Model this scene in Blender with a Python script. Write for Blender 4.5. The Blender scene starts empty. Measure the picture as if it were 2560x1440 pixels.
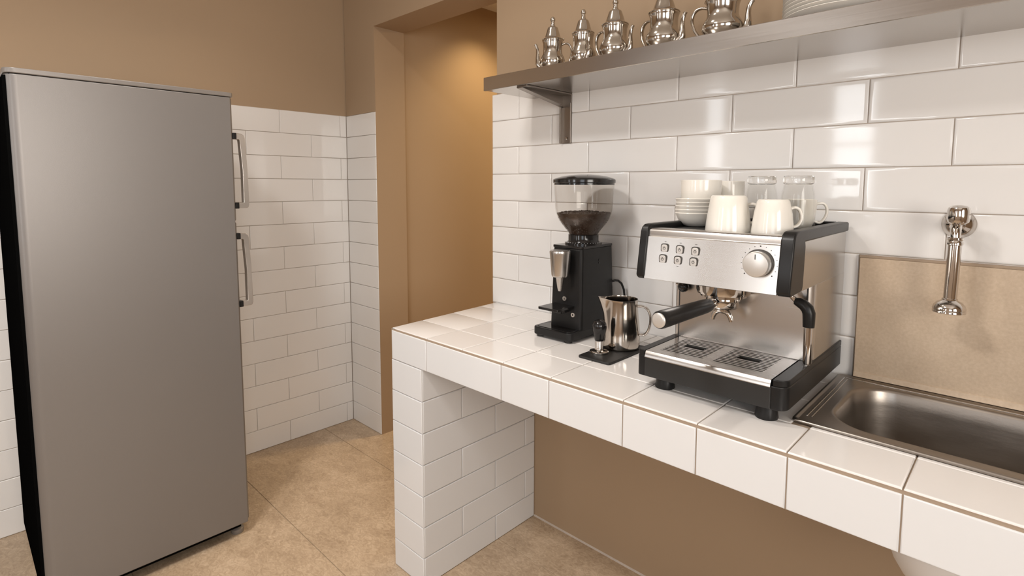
import bpy, bmesh, math, random
from mathutils import Vector, Matrix
random.seed(7)
SC = bpy.context.scene
COL = SC.collection
R = math.radians
PI = math.pi

# ------------------------------------------------------------------ camera
cam_d = bpy.data.cameras.new('camera')
cam = bpy.data.objects.new('camera', cam_d)
COL.objects.link(cam)
yaw, pitch, roll = 0.7632, 0.0893, 0.0019
fw = Vector((-math.sin(yaw) * math.cos(pitch), math.cos(yaw) * math.cos(pitch), -math.sin(pitch)))
rt = Vector((math.cos(yaw), math.sin(yaw), 0))
up = rt.cross(fw)
r_ = rt * math.cos(roll) + up * math.sin(roll)
u_ = -rt * math.sin(roll) + up * math.cos(roll)
m = Matrix((r_, u_, -fw)).transposed().to_4x4()
m.translation = Vector((1.5149, -1.4732, 1.2979))
cam.matrix_world = m
cam_d.sensor_width = 36
cam_d.sensor_fit = 'HORIZONTAL'
cam_d.lens = 1362.14 / 2560 * 36
cam_d.shift_x = 0
cam_d.shift_y = -(720 - 586.8) / 2560
cam_d.clip_start = 0.05
SC.camera = cam

# ------------------------------------------------------------------ world, exposure, lights
SC.view_settings.view_transform = 'Standard'
SC.view_settings.look = 'None'
SC.view_settings.gamma = 1
SC.view_settings.use_curve_mapping = False
SC.view_settings.exposure = 0.0
w = bpy.data.worlds.new('sky')
SC.world = w
w.use_nodes = True
w.node_tree.nodes['Background'].inputs[0].default_value = (0.80, 0.88, 1.0, 1)
w.node_tree.nodes['Background'].inputs[1].default_value = 1.5


def area(name, loc, target, sx, sy, power, col, shape='RECTANGLE', spread=180):
    d = bpy.data.lights.new(name, 'AREA')
    d.shape = shape
    d.size = sx
    if shape in ('RECTANGLE', 'ELLIPSE'):
        d.size_y = sy
    d.energy = power
    d.color = col
    d.spread = R(spread)
    o = bpy.data.objects.new(name, d)
    COL.objects.link(o)
    o.location = loc
    o.rotation_euler = (Vector(target) - Vector(loc)).to_track_quat('-Z', 'Y').to_euler()
    return o


area('ceiling_lamp', (0.45, -1.80, 2.62), (0.45, -1.80, 0), 0.40, 0.40, 29, (1.0, 0.96, 0.92), 'DISK', 145)
area('window_and_fill_light', (0.53, -3.14, 1.45), (0.53, 0, 1.45), 0.30, 1.25, 10, (0.96, 0.98, 1.0))
area('window_and_fill_light', (-0.51, -3.14, 1.60), (-0.51, 0, 1.60), 0.20, 1.15, 5, (0.96, 0.98, 1.0))
area('window_and_fill_light', (2.25, -3.14, 1.50), (2.25, 0, 1.50), 1.0, 1.25, 9, (0.92, 0.96, 1.0))  # added fill at the wide opening, brightens the counter front
area('window_and_fill_light', (3.14, -1.75, 1.50), (0, -1.75, 1.50), 1.2, 1.25, 47, (1.0, 0.92, 0.83))  # added fill from the side, lifts the left wall
area('ceiling_spot', (0.20, -0.85, 2.66), (0.20, -0.85, 0), 0.12, 0.12, 7.0, (1.0, 0.93, 0.85), 'DISK', 160)
area('passage_lamp', (-0.1, 1.7, 2.30), (-0.1, 1.7, 0), 0.3, 0.3, 27, (1.0, 0.74, 0.39), 'DISK')
sp = bpy.data.lights.new('passage_spot', 'SPOT')
sp.energy = 24
sp.color = (1.0, 0.74, 0.40)
sp.spot_size = R(110)
sp.spot_blend = 1.0
sp.shadow_soft_size = 0.03
so = bpy.data.objects.new('passage_spot', sp)
COL.objects.link(so)
so.location = (-0.62, 0.74, 2.32)
so.rotation_euler = (Vector((-0.80, 0.72, 0)) - Vector((-0.62, 0.74, 2.32))).to_track_quat('-Z', 'Y').to_euler()


# ------------------------------------------------------------------ materials
def srgb(r, g, b):
    f = lambda c: (c / 255 / 12.92) if c / 255 <= 0.04045 else ((c / 255 + 0.055) / 1.055) ** 2.4
    return (f(r), f(g), f(b))


def M(name, base, rough=0.5, metal=0.0, var=0.05, vscale=6.0, stretch=(1, 1, 1), bump=0.0, bscale=120.0,
      rvar=0.0, coat=0.0, spec=0.5):
    mt = bpy.data.materials.new(name)
    mt.use_nodes = True
    nt = mt.node_tree
    b = nt.nodes['Principled BSDF']
    N = nt.nodes.new
    L = nt.links.new
    tc = N('ShaderNodeTexCoord')
    mp = N('ShaderNodeMapping')
    mp.inputs['Scale'].default_value = stretch
    L(tc.outputs['Object'], mp.inputs['Vector'])
    nz = N('ShaderNodeTexNoise')
    nz.inputs['Scale'].default_value = vscale
    nz.inputs['Detail'].default_value = 4
    L(mp.outputs[0], nz.inputs['Vector'])
    mx = N('ShaderNodeMix')
    mx.data_type = 'RGBA'
    mx.inputs[6].default_value = (*[c * (1 - var) for c in base], 1)
    mx.inputs[7].default_value = (*[min(1, c * (1 + var)) for c in base], 1)
    L(nz.outputs[0], mx.inputs[0])
    L(mx.outputs[2], b.inputs['Base Color'])
    b.inputs['Metallic'].default_value = metal
    b.inputs['Roughness'].default_value = rough
    b.inputs['Specular IOR Level'].default_value = spec
    if coat:
        b.inputs['Coat Weight'].default_value = coat
        b.inputs['Coat Roughness'].default_value = 0.04
    if rvar:
        mr = N('ShaderNodeMapRange')
        mr.inputs['To Min'].default_value = max(0, rough - rvar)
        mr.inputs['To Max'].default_value = rough + rvar
        L(nz.outputs[0], mr.inputs['Value'])
        L(mr.outputs[0], b.inputs['Roughness'])
    if bump:
        n2 = N('ShaderNodeTexNoise')
        n2.inputs['Scale'].default_value = bscale
        n2.inputs['Detail'].default_value = 3
        L(mp.outputs[0], n2.inputs['Vector'])
        bp = N('ShaderNodeBump')
        bp.inputs['Strength'].default_value = bump
        bp.inputs['Distance'].default_value = 0.002
        L(n2.outputs[0], bp.inputs['Height'])
        L(bp.outputs[0], b.inputs['Normal'])
    return mt


def clear(name, tint, ior=1.45):
    """clear plastic or thin glass: see-through with fresnel reflections"""
    mt = bpy.data.materials.new(name)
    mt.use_nodes = True
    nt = mt.node_tree
    nt.nodes.remove(nt.nodes['Principled BSDF'])
    out = nt.nodes['Material Output']
    t = nt.nodes.new('ShaderNodeBsdfTransparent')
    t.inputs[0].default_value = (*tint, 1)
    g = nt.nodes.new('ShaderNodeBsdfGlossy')
    g.inputs['Roughness'].default_value = 0.03
    # schlick fresnel from the facing ratio (the same for both sides of the thin wall)
    lw = nt.nodes.new('ShaderNodeLayerWeight')
    lw.inputs[0].default_value = 0.5
    pw = nt.nodes.new('ShaderNodeMath')
    pw.operation = 'POWER'
    pw.inputs[1].default_value = 6.0
    nt.links.new(lw.outputs['Facing'], pw.inputs[0])
    f = nt.nodes.new('ShaderNodeMath')
    f.operation = 'MULTIPLY_ADD'
    f0 = 0.4 * ((ior - 1) / (ior + 1)) ** 2
    f.inputs[1].default_value = 0.7 - f0
    f.inputs[2].default_value = f0
    nt.links.new(pw.outputs[0], f.inputs[0])
    mx = nt.nodes.new('ShaderNodeMixShader')
    nt.links.new(f.outputs[0], mx.inputs[0])
    nt.links.new(t.outputs[0], mx.inputs[1])
    nt.links.new(g.outputs[0], mx.inputs[2])
    nt.links.new(mx.outputs[0], out.inputs[0])
    return mt


def stone(name, c0, c1, c2, scale, rough=0.45, stretch=(1, 1, 1), bump=0.15, d1=1.2, d2=2.5, k2=5):
    mt = bpy.data.materials.new(name)
    mt.use_nodes = True
    nt = mt.node_tree
    b = nt.nodes['Principled BSDF']
    N = nt.nodes.new
    L = nt.links.new
    tc = N('ShaderNodeTexCoord')
    mp = N('ShaderNodeMapping')
    mp.inputs['Scale'].default_value = stretch
    L(tc.outputs['Object'], mp.inputs['Vector'])
    n1 = N('ShaderNodeTexNoise')
    n1.inputs['Scale'].default_value = scale
    n1.inputs['Detail'].default_value = 9
    n1.inputs['Roughness'].default_value = 0.62
    n1.inputs['Distortion'].default_value = d1
    L(mp.outputs[0], n1.inputs['Vector'])
    n2 = N('ShaderNodeTexNoise')
    n2.inputs['Scale'].default_value = scale * k2
    n2.inputs['Detail'].default_value = 6
    n2.inputs['Distortion'].default_value = d2
    L(mp.outputs[0], n2.inputs['Vector'])
    ad = N('ShaderNodeMath')
    ad.operation = 'MULTIPLY_ADD'
    ad.inputs[1].default_value = 0.5
    L(n2.outputs[0], ad.inputs[0])
    hf = N('ShaderNodeMath')
    hf.operation = 'MULTIPLY'
    hf.inputs[1].default_value = 0.5
    L(n1.outputs[0], hf.inputs[0])
    L(hf.outputs[0], ad.inputs[2])
    rp = N('ShaderNodeValToRGB')
    e = rp.color_ramp.elements
    e[0].position = 0.34
    e[0].color = (*c0, 1)
    e[1].position = 0.66
    e[1].color = (*c2, 1)
    k = e.new(0.5)
    k.color = (*c1, 1)
    L(ad.outputs[0], rp.inputs[0])
    L(rp.outputs[0], b.inputs['Base Color'])
    b.inputs['Roughness'].default_value = rough
    bp = N('ShaderNodeBump')
    bp.inputs['Strength'].default_value = bump
    bp.inputs['Distance'].default_value = 0.001
    L(n2.outputs[0], bp.inputs['Height'])
    L(bp.outputs[0], b.inputs['Normal'])
    return mt


TILE = M('white_glazed_tile', (0.79, 0.775, 0.76), 0.07, var=0.02, vscale=3, spec=0.5)
TILE_LIT = M('daylit_edge_tile', (0.705, 0.712, 0.722), 0.12, var=0.015, vscale=3)  # cooler wall tile; neutral daylight on edge and pillar is put into the colour
TILE_TOP = M('white_glazed_worktop_tile', (0.80, 0.77, 0.745), 0.10, var=0.02, vscale=3)
GROUT = M('warm_grout', (0.50, 0.43, 0.37), 0.9, var=0.12, vscale=40)
GROUT_B = M('brown_grout', (0.34, 0.26, 0.19), 0.9, var=0.15, vscale=40)
PAINT = M('beige_wall_paint', (0.375, 0.268, 0.172), 0.75, var=0.03, vscale=2.5, bump=0.05, bscale=150)
FRONT = M('pale_wall_paint', (0.40, 0.32, 0.25), 0.8, var=0.03)
CEIL = M('ceiling_paint', (0.74, 0.70, 0.65), 0.9, var=0.02)
FLOOR = stone('beige_floor_tile', (0.325, 0.233, 0.150), (0.44, 0.328, 0.222), (0.585, 0.455, 0.325), 5.0, 0.38, (1, 1.5, 1), d1=0.8, d2=1.8, k2=9)
SPLASH = stone('beige_stone_slab', (0.46, 0.352, 0.252), (0.52, 0.405, 0.293), (0.58, 0.46, 0.342), 11, 0.5, bump=0.1, d1=0.3, d2=0.2, k2=14)
STEEL = M('brushed_steel', (0.58, 0.555, 0.53), 0.26, 1.0, var=0.02, vscale=4, stretch=(3, 200, 260), rvar=0.03)
SHELF_STEEL = M('brushed_shelf_steel', (0.54, 0.51, 0.48), 0.23, 1.0, var=0.03, vscale=3, stretch=(1.5, 160, 240), rvar=0.03)
BRACKET = M('dull_bracket_steel', (0.30, 0.265, 0.235), 0.28, 1.0, var=0.05)
SINK_STEEL = M('worn_sink_steel', (0.33, 0.295, 0.262), 0.36, 1.0, var=0.18, vscale=9, stretch=(1, 1, 3), bump=0.08, bscale=60, rvar=0.08)
CHROME = M('polished_metal', (0.64, 0.605, 0.57), 0.09, 1.0, var=0.03, rvar=0.02)
SILVER = M('teapot_silver', (0.55, 0.515, 0.47), 0.13, 1.0, var=0.10, vscale=30, bump=0.06, bscale=90, rvar=0.04)
PITCHER = M('pitcher_steel', (0.55, 0.50, 0.45), 0.13, 1.0, var=0.05, rvar=0.03)
FRIDGE = M('silver_fridge_paint', (0.215, 0.200, 0.190), 0.38, 0.4, var=0.02, vscale=2, bump=0.04, bscale=500, rvar=0.02)
FRIDGE_TRIM = M('grey_plastic_trim', (0.22, 0.20, 0.185), 0.35, 0.2, var=0.03)
HANDLE = M('satin_handle_metal', (0.58, 0.54, 0.50), 0.28, 0.85, var=0.04)
BLACK = M('black_plastic', (0.011, 0.0105, 0.0105), 0.34, var=0.15, vscale=30, bump=0.03, bscale=400, spec=0.3)
BLACKG = M('gloss_black_plastic', (0.012, 0.011, 0.011), 0.14, var=0.1)
BLACKM = M('matt_black_back', (0.003, 0.003, 0.003), 1.0, var=0.1, spec=0.0)
DARK = M('charcoal_plastic', (0.017, 0.0168, 0.0165), 0.40, var=0.1, bump=0.02, bscale=400)
RUBBER = M('rubber_mat', (0.014, 0.013, 0.012), 0.5, var=0.2, vscale=60, bump=0.1, bscale=300)
CERAMIC = M('white_ceramic', (0.82, 0.785, 0.72), 0.12, var=0.015)
PLATE = M('plate_ceramic', (0.80, 0.77, 0.72), 0.18, var=0.015)
ENAMEL = M('white_coating', (0.80, 0.78, 0.76), 0.4, var=0.03)
INK = M('dark_print', (0.05, 0.045, 0.04), 0.6, var=0.05)
WHITEINK = M('white_print', (0.7, 0.7, 0.7), 0.6, var=0.05)
SATIN = M('spun_satin_metal', (0.72, 0.70, 0.67), 0.34, 0.7, var=0.03)
CAP = M('silver_button_plastic', (0.66, 0.64, 0.62), 0.3, 0.4, var=0.03)
BEAN = M('roasted_coffee', (0.030, 0.015, 0.008), 0.42, var=0.5, vscale=60)
CLEAR = clear('clear_hopper_plastic', (0.993, 0.988, 0.98))
GLASS = clear('clear_glass', (0.992, 0.993, 0.990), 1.5)


GLASSR = M('solid_clear_glass', (0.96, 0.96, 0.95), 0.02, var=0.01)
GLASSR.node_tree.nodes['Principled BSDF'].inputs['Transmission Weight'].default_value = 1.0


# ------------------------------------------------------------------ mesh helpers
class MB:
    def __init__(s):
        s.bm = bmesh.new()

    def box(s, x0, x1, y0, y1, z0, z1, mi=0):
        v = [s.bm.verts.new(p) for p in ((x0, y0, z0), (x1, y0, z0), (x1, y1, z0), (x0, y1, z0),
                                         (x0, y0, z1), (x1, y0, z1), (x1, y1, z1), (x0, y1, z1))]
        for f in ((0, 3, 2, 1), (4, 5, 6, 7), (0, 1, 5, 4), (1, 2, 6, 5), (2, 3, 7, 6), (3, 0, 4, 7)):
            s.bm.faces.new([v[i] for i in f]).material_index = mi
        return s

    def loops(s, rings, close=True, cap0=True, cap1=True, mi=0):
        """bridge rings of points (each the same count)"""
        vr = [[s.bm.verts.new(p) for p in r] for r in rings]
        n = len(vr[0])
        for a, b in zip(vr, vr[1:]):
            for i in range(n if close else n - 1):
                j = (i + 1) % n
                s.bm.faces.new((a[i], a[j], b[j], b[i])).material_index = mi
        if cap0:
            s.bm.faces.new(vr[0][::-1]).material_index = mi
        if cap1:
            s.bm.faces.new(vr[-1]).material_index = mi
        return s

    def lathe(s, prof, c=(0, 0, 0), seg=40, axis='z', cap0=False, cap1=False, mi=0, sx=1, sy=1):
        rings = []
        for r, h in prof:
            r = max(r, 1e-5)
            ring = []
            for i in range(seg):
                a = 2 * PI * i / seg
                p, q = r * math.cos(a) * sx, r * math.sin(a) * sy
                if axis == 'z':
                    ring.append((c[0] + p, c[1] + q, c[2] + h))
                elif axis == 'y':
                    ring.append((c[0] + q, c[1] + h, c[2] + p))
                else:
                    ring.append((c[0] + h, c[1] + p, c[2] + q))
            rings.append(ring)
        return s.loops(rings, True, cap0, cap1, mi)

    def tube(s, path, rad, seg=16, mi=0, flat=None):
        """swept round (or elliptic: flat=(a,b)) section along a path"""
        P = [Vector(p) for p in path]
        n = len(P)
        rad = [rad] * n if not hasattr(rad, '__len__') else list(rad)
        rings = []
        prev = None
        for i in range(n):
            t = (P[min(i + 1, n - 1)] - P[max(i - 1, 0)]).normalized()
            if prev is None:
                ref = Vector((0, 0, 1)) if abs(t.z) < 0.9 else Vector((0, 1, 0))
                nx = t.cross(ref).normalized()
            else:
                nx = (prev - t * prev.dot(t)).normalized()
            ny = t.cross(nx)
            prev = nx
            fa, fb = flat or (1, 1)
            rings.append([P[i] + nx * (rad[i] * fa * math.cos(2 * PI * k / seg)) + ny * (rad[i] * fb * math.sin(2 * PI * k / seg)) for k in range(seg)])
        return s.loops(rings, True, True, True, mi)

    def prism(s, pts, axis, a0, a1, mi=0):
        """extrude a 2-D outline along an axis; pts in the two other axes in xyz order"""
        def put(p, a):
            return {'x': (a, p[0], p[1]), 'y': (p[0], a, p[1]), 'z': (p[0], p[1], a)}[axis]
        return s.loops([[put(p, a0) for p in pts], [put(p, a1) for p in pts]], True, True, True, mi)

    def tiles(s, O, U, V, N, rects, t=0.006, bev=0.006, gap=0.0018, tilt=0.00018, mi=0):
        O, U, V, N = map(Vector, (O, U, V, N))
        for (u0, v0, u1, v1) in rects:
            if u1 - u0 < 0.004 or v1 - v0 < 0.004:
                continue
            u0 += gap / 2
            v0 += gap / 2
            u1 -= gap / 2
            v1 -= gap / 2
            b = min(bev, (u1 - u0) * 0.3, (v1 - v0) * 0.3)
            du, dv = random.uniform(-1, 1) * tilt, random.uniform(-1, 1) * tilt
            rings = []
            for ins, h in ((0, 0), (0, 0.62), (0.18, 0.85), (0.45, 0.96), (0.8, 1.0), (1.2, 1.0)):
                i = ins * b
                ring = []
                for (u, v, su, sv) in ((u0 + i, v0 + i, -1, -1), (u1 - i, v0 + i, 1, -1), (u1 - i, v1 - i, 1, 1), (u0 + i, v1 - i, -1, 1)):
                    hh = h * t + (su * du + sv * dv if h > 0 else 0)
                    ring.append(O + U * u + V * v + N * hh)
                rings.append(ring)
            s.loops(rings, True, False, True, mi)
        return s

    def build(s, name, mats, parent=None, origin=None, bev=0, seg=3, angle=35, smooth=True, sub=0):
        bm = s.bm
        bmesh.ops.recalc_face_normals(bm, faces=bm.faces)
        off = Vector(origin) if origin is not None else (Vector(parent.get('_o', (0, 0, 0))) if parent else Vector((0, 0, 0)))
        if off.length:
            bmesh.ops.translate(bm, verts=bm.verts, vec=-off)
        me = bpy.data.meshes.new(name)
        bm.to_mesh(me)
        bm.free()
        for q in (mats if isinstance(mats, (list, tuple)) else [mats]):
            me.materials.append(q)
        if smooth:
            me.shade_smooth()
            me.set_sharp_from_angle(angle=R(angle))
        o = bpy.data.objects.new(name, me)
        COL.objects.link(o)
        if parent:
            o.parent = parent
            o['_o'] = tuple(off)
        elif origin is not None:
            o.location = off
            o['_o'] = tuple(off)
        if bev:
            md = o.modifiers.new('bevel', 'BEVEL')
            md.width = bev
            md.segments = seg
            md.limit_method = 'ANGLE'
            md.angle_limit = R(40)
            md.harden_normals = True
        if sub:
            md = o.modifiers.new('smooth', 'SUBSURF')
            md.levels = sub
            md.render_levels = sub
        return o


def thing(name, label, cat, loc, group=None, rotz=0, local=False):
    o = bpy.data.objects.new(name, None)
    COL.objects.link(o)
    o.location = loc
    o.rotation_euler = (0, 0, rotz)
    o.empty_display_size = 0.05
    o['label'] = label
    o['category'] = cat
    if group:
        o['group'] = group
    o['_o'] = (0, 0, 0) if local else tuple(loc)
    return o


def tag(o, label, cat, group=None, kind=None):
    o['label'] = label
    o['category'] = cat
    if group:
        o['group'] = group
    if kind:
        o['kind'] = kind
    return o


def struct(o):
    o['kind'] = 'structure'
    return o


def copy_tree(o, parent=None):
    c = o.copy()
    COL.objects.link(c)
    if parent:
        c.parent = parent
    for ch in list(o.children):
        copy_tree(ch, c)
    return c


def arc(cx, cy, r, a0, a1, n):
    return [(cx + r * math.cos(R(a0 + (a1 - a0) * i / n)), cy + r * math.sin(R(a0 + (a1 - a0) * i / n))) for i in range(n + 1)]


def spline(pts, k=5):
    """Catmull-Rom through the points"""
    P = [Vector(p) for p in pts]
    out = []
    for i in range(len(P) - 1):
        a, b, c_, d = P[max(i - 1, 0)], P[i], P[i + 1], P[min(i + 2, len(P) - 1)]
        for j in range(k):
            t = j / k
            out.append(0.5 * ((2 * b) + (c_ - a) * t + (2 * a - 5 * b + 4 * c_ - d) * t * t + (3 * b - a - 3 * c_ + d) * t ** 3))
    return out + [P[-1]]


def rrect(x0, x1, y0, y1, r, z, n=8):
    pts = []
    for (cx, cy, a) in ((x1 - r, y1 - r, 0), (x0 + r, y1 - r, 90), (x0 + r, y0 + r, 180), (x1 - r, y0 + r, 270)):
        pts += arc(cx, cy, r, a, a + 90, n)
    return [(p[0], p[1], z) for p in pts]


# ------------------------------------------------------------------ the room
XL = -1.1545          # left wall face
YW = 0.055            # tiled face of the counter wall
YB = 0.0408           # face of the wall with the doorway
ROOM_X1, ROOM_Y0, CEIL_Z = 3.0, -3.0, 2.70

# floor: long stone-look tiles with thin joints
mb = MB().box(XL - 0.2, ROOM_X1 + 0.1, ROOM_Y0 - 0.2, 2.7, -0.06, -0.0025, 1)
ys = [-3.07, -2.58, -2.09, -1.60, -1.11, -0.62, -0.13, 0.36, 0.85, 1.34, 1.83, 2.32]
rects = []
for y0, y1 in zip(ys, ys[1:]):
    for x0, x1 in ((XL - 0.2, 0.95), (0.95, 3.05)):
        rects.append((x0, y0, x1, y1))
mb.tiles((0, 0, -0.0028), (1, 0, 0), (0, 1, 0), (0, 0, 1), rects, t=0.0028, bev=0.0012, gap=0.002, tilt=0)
struct(mb.build('floor', [FLOOR, GROUT_B]))
# ceilings
struct(MB().box(XL - 0.1, ROOM_X1 + 0.1, ROOM_Y0 - 0.1, 0.05, CEIL_Z, CEIL_Z + 0.1).build('ceiling', CEIL))
struct(MB().box(-1.0, 0.8, 0.216, 2.7, 2.34, 2.44).build('ceiling_passage', CEIL))

# left wall behind the fridge: beige paint over a tiled dado
H2 = 0.1114
ZT2 = 1.6645
mb = MB().box(XL - 0.1, XL - 0.006, ROOM_Y0 - 0.1, 0.30, ZT2, CEIL_Z, 2).box(XL - 0.1, XL - 0.0045, ROOM_Y0 - 0.1, 0.30, 0, ZT2, 1)
rects = []
for k in range(15):
    z1 = ZT2 - k * H2
    z0 = max(0.0, z1 - H2)
    base = 0.0048 if k % 2 == 0 else -0.1564
    cuts = [YB]
    y = base
    while y > ROOM_Y0:
        cuts.append(y)
        y -= 0.3198
    cuts.append(ROOM_Y0)
    for a, b in zip(cuts, cuts[1:]):
        rects.append((b, z0, a, z1))
mb.tiles((XL - 0.006, 0, 0), (0, 1, 0), (0, 0, 1), (1, 0, 0), rects, bev=0.0035)
struct(mb.build('wall_left', [TILE, GROUT, PAINT]))

# wall with the doorway: tiled stub, reveal, lintel
XO = -0.8753
DOOR_Z = 2.0763
DOOR_Y1 = 0.218
XR = -0.045
mb = MB()
mb.box(XL, XO, YB + 0.0045, DOOR_Y1, 0, ZT2, 1)
mb.box(XL, XO, YB + 0.001, DOOR_Y1, ZT2, DOOR_Z, 2)
mb.box(XL, XR, YB + 0.001, DOOR_Y1, DOOR_Z, CEIL_Z, 2)
mb.box(XO - 0.0002, XO + 0.0012, YB + 0.003, DOOR_Y1 + 0.0005, 0, DOOR_Z, 2)
mb.tiles((0, YB + 0.006, 0), (1, 0, 0), (0, 0, 1), (0, -1, 0),
         [(XL, max(0, ZT2 - (k + 1) * H2), XO, ZT2 - k * H2) for k in range(15)], bev=0.0035)
struct(mb.build('wall_back', [TILE, GROUT, PAINT]))

# counter wall: glazed tiles above the counter, beige paint elsewhere
HR, WR, XJ, Z1 = 0.10373, 0.32323, 0.0866, 0.9284
XT0 = -0.0575
ZT = Z1 + 7 * HR
mb = MB()
mb.box(XR, ROOM_X1, YW + 0.015, DOOR_Y1, 0, CEIL_Z, 2)
mb.box(XT0 + 0.0005, ROOM_X1, YW + 0.0045, YW + 0.0155, 0.80, ZT, 1)
rects = []
for k in range(-1, 7):
    z0 = Z1 + k * HR
    z1 = z0 + HR
    z0 = max(z0, 0.826)
    x = XJ - WR + (0 if k % 2 == 0 else WR / 2)
    cuts = [XT0]
    while x < ROOM_X1:
        if x > XT0 + 0.01:
            cuts.append(x)
        x += WR
    cuts.append(ROOM_X1)
    for a, b in zip(cuts, cuts[1:]):
        rects.append((a, z0, b, z1))
mb.tiles((0, YW + 0.006, 0), (1, 0, 0), (0, 0, 1), (0, -1, 0), rects, bev=0.007, gap=0.0022, tilt=0.00022)
struct(mb.build('wall_right', [TILE, GROUT, PAINT]))
struct(MB().prism([(YW + 0.0155, 0), (YW + 0.0155, 0.005), (YW + 0.012, 0.003), (YW + 0.010, 0)], 'x', 0.1645, ROOM_X1).build('baseboard_right', GROUT))

# passage beyond the doorway
struct(MB().box(-1.0, -0.9, DOOR_Y1, 2.7, 0, 2.44).build('wall_passage', PAINT))
struct(MB().box(-1.0, 0.8, 2.6, 2.7, 0, 2.44).build('wall_passage_end', PAINT))
struct(MB().box(0.7, 0.8, DOOR_Y1, 2.7, 0, 2.44).build('wall_passage_right', PAINT))

# walls behind the camera: two narrow windows, plus a wide one added as fill
WN = [(0.38, 0.68, 0.85, 2.08), (-0.61, -0.41, 1.00, 2.16), (1.75, 2.75, 0.90, 2.10)]
mb = MB()
y0, y1 = ROOM_Y0 - 0.1, ROOM_Y0
xs = [XL - 0.1, WN[1][0], WN[1][1], WN[0][0], WN[0][1], WN[2][0], WN[2][1], ROOM_X1 + 0.1]
mb.box(xs[0], xs[1], y0, y1, 0, CEIL_Z).box(xs[2], xs[3], y0, y1, 0, CEIL_Z).box(xs[4], xs[5], y0, y1, 0, CEIL_Z).box(xs[6], xs[7], y0, y1, 0, CEIL_Z)
for (a, b, c, d) in WN:
    mb.box(a, b, y0, y1, 0, c).box(a, b, y0, y1, d, CEIL_Z)
struct(mb.build('wall_front', FRONT))
for i, (a, b, c, d) in enumerate(WN):
    f = MB().box(a, b, y0 + 0.03, y0 + 0.06, c, c + 0.03).box(a, b, y0 + 0.03, y0 + 0.06, d - 0.03, d)
    f.box(a, a + 0.025, y0 + 0.03, y0 + 0.06, c + 0.03, d - 0.03).box(b - 0.025, b, y0 + 0.03, y0 + 0.06, c + 0.03, d - 0.03)
    zc_ = c + (d - c) * 0.62
    f.box(a + 0.025, b - 0.025, y0 + 0.03, y0 + 0.06, zc_, zc_ + 0.025)
    fr = struct(f.build('window_%d' % (i + 1), ENAMEL))
    MB().box(a + 0.02, b - 0.02, y0 + 0.043, y0 + 0.047, c + 0.02, d - 0.02).build('pane', GLASS, fr)
wy0, wy1, wz0, wz1 = -2.35, -1.15, 0.90, 2.10  # unseen opening added in the side wall to let fill light in
mb = MB().box(ROOM_X1, ROOM_X1 + 0.1, ROOM_Y0 - 0.1, wy0, 0, CEIL_Z).box(ROOM_X1, ROOM_X1 + 0.1, wy1, 0.3, 0, CEIL_Z)
mb.box(ROOM_X1, ROOM_X1 + 0.1, wy0, wy1, 0, wz0).box(ROOM_X1, ROOM_X1 + 0.1, wy0, wy1, wz1, CEIL_Z)
struct(mb.build('wall_side', PAINT))
xa, xb = ROOM_X1 + 0.04, ROOM_X1 + 0.07
f = MB().box(xa, xb, wy0, wy1, wz0, wz0 + 0.03).box(xa, xb, wy0, wy1, wz1 - 0.03, wz1).box(xa, xb, wy0, wy0 + 0.03, wz0, wz1).box(xa, xb, wy1 - 0.03, wy1, wz0, wz1)
fr = struct(f.build('window_4', ENAMEL))
MB().box(xa + 0.013, xa + 0.017, wy0 + 0.02, wy1 - 0.02, wz0 + 0.02, wz1 - 0.02).build('pane', GLASS, fr)

# ------------------------------------------------------------------ tiled masonry counter
ZC, FZ, YF = 0.8300, 0.7245, -0.4710
PW = 0.1645
SX0, SY0, SY1 = 1.19, -0.325, 0.0413      # sink rim
CX1 = 2.2
ctr = thing('kitchen_counter', 'long white tiled masonry counter on a tiled pillar, with brown grout along its front edge', 'counter', (0.0, YF, 0))
mb = MB()
g = 0.0035
mb.box(0.0, SX0 + 0.02, YF + g, YW + 0.001, FZ + 0.002, ZC - g, 1)
mb.box(SX0 + 0.02, 1.72, YF + g, SY0 + 0.015, FZ + 0.002, ZC - g, 1)
mb.box(1.70, CX1, YF + g, YW + 0.001, FZ + 0.002, ZC - g, 1)
mb.box(SX0 + 0.02, 1.72, SY1 - 0.012, YW + 0.001, FZ + 0.002, ZC - g, 1)
mb.prism([(0.004, YF + g), (0.02, YF + g), (0.02, YW), (-0.03, YW)], 'z', FZ + 0.002, ZC - g, 1)
rows = [(-0.4665, -0.335), (-0.335, -0.187), (-0.187, -0.039), (-0.039, YW)]
jx = [0.19, 0.355, 0.52, 0.685, 0.8905, 1.0605, 1.2265, 1.3955, 1.563, 1.73, 1.90, 2.07, CX1]
rects = []
for (a, b) in rows:
    for x0, x1 in zip(jx, jx[1:]):
        y0, y1 = a, b
        if x1 > SX0 + 0.005 and x0 < 1.70 and b > SY0:
            if x0 < SX0:
                x1 = min(x1, SX0 + 0.004)
                rects.append((x0, y0, x1, y1))
            elif a < SY0 - 0.005:
                rects.append((x0, y0, x1, min(y1, SY0 + 0.004)))
            continue
        rects.append((x0, y0, x1, y1))
mb.tiles((0, 0, ZC - 0.005), (1, 0, 0), (0, 1, 0), (0, 0, 1), rects, t=0.005, bev=0.003, gap=0.0024, tilt=0.0001)
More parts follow.
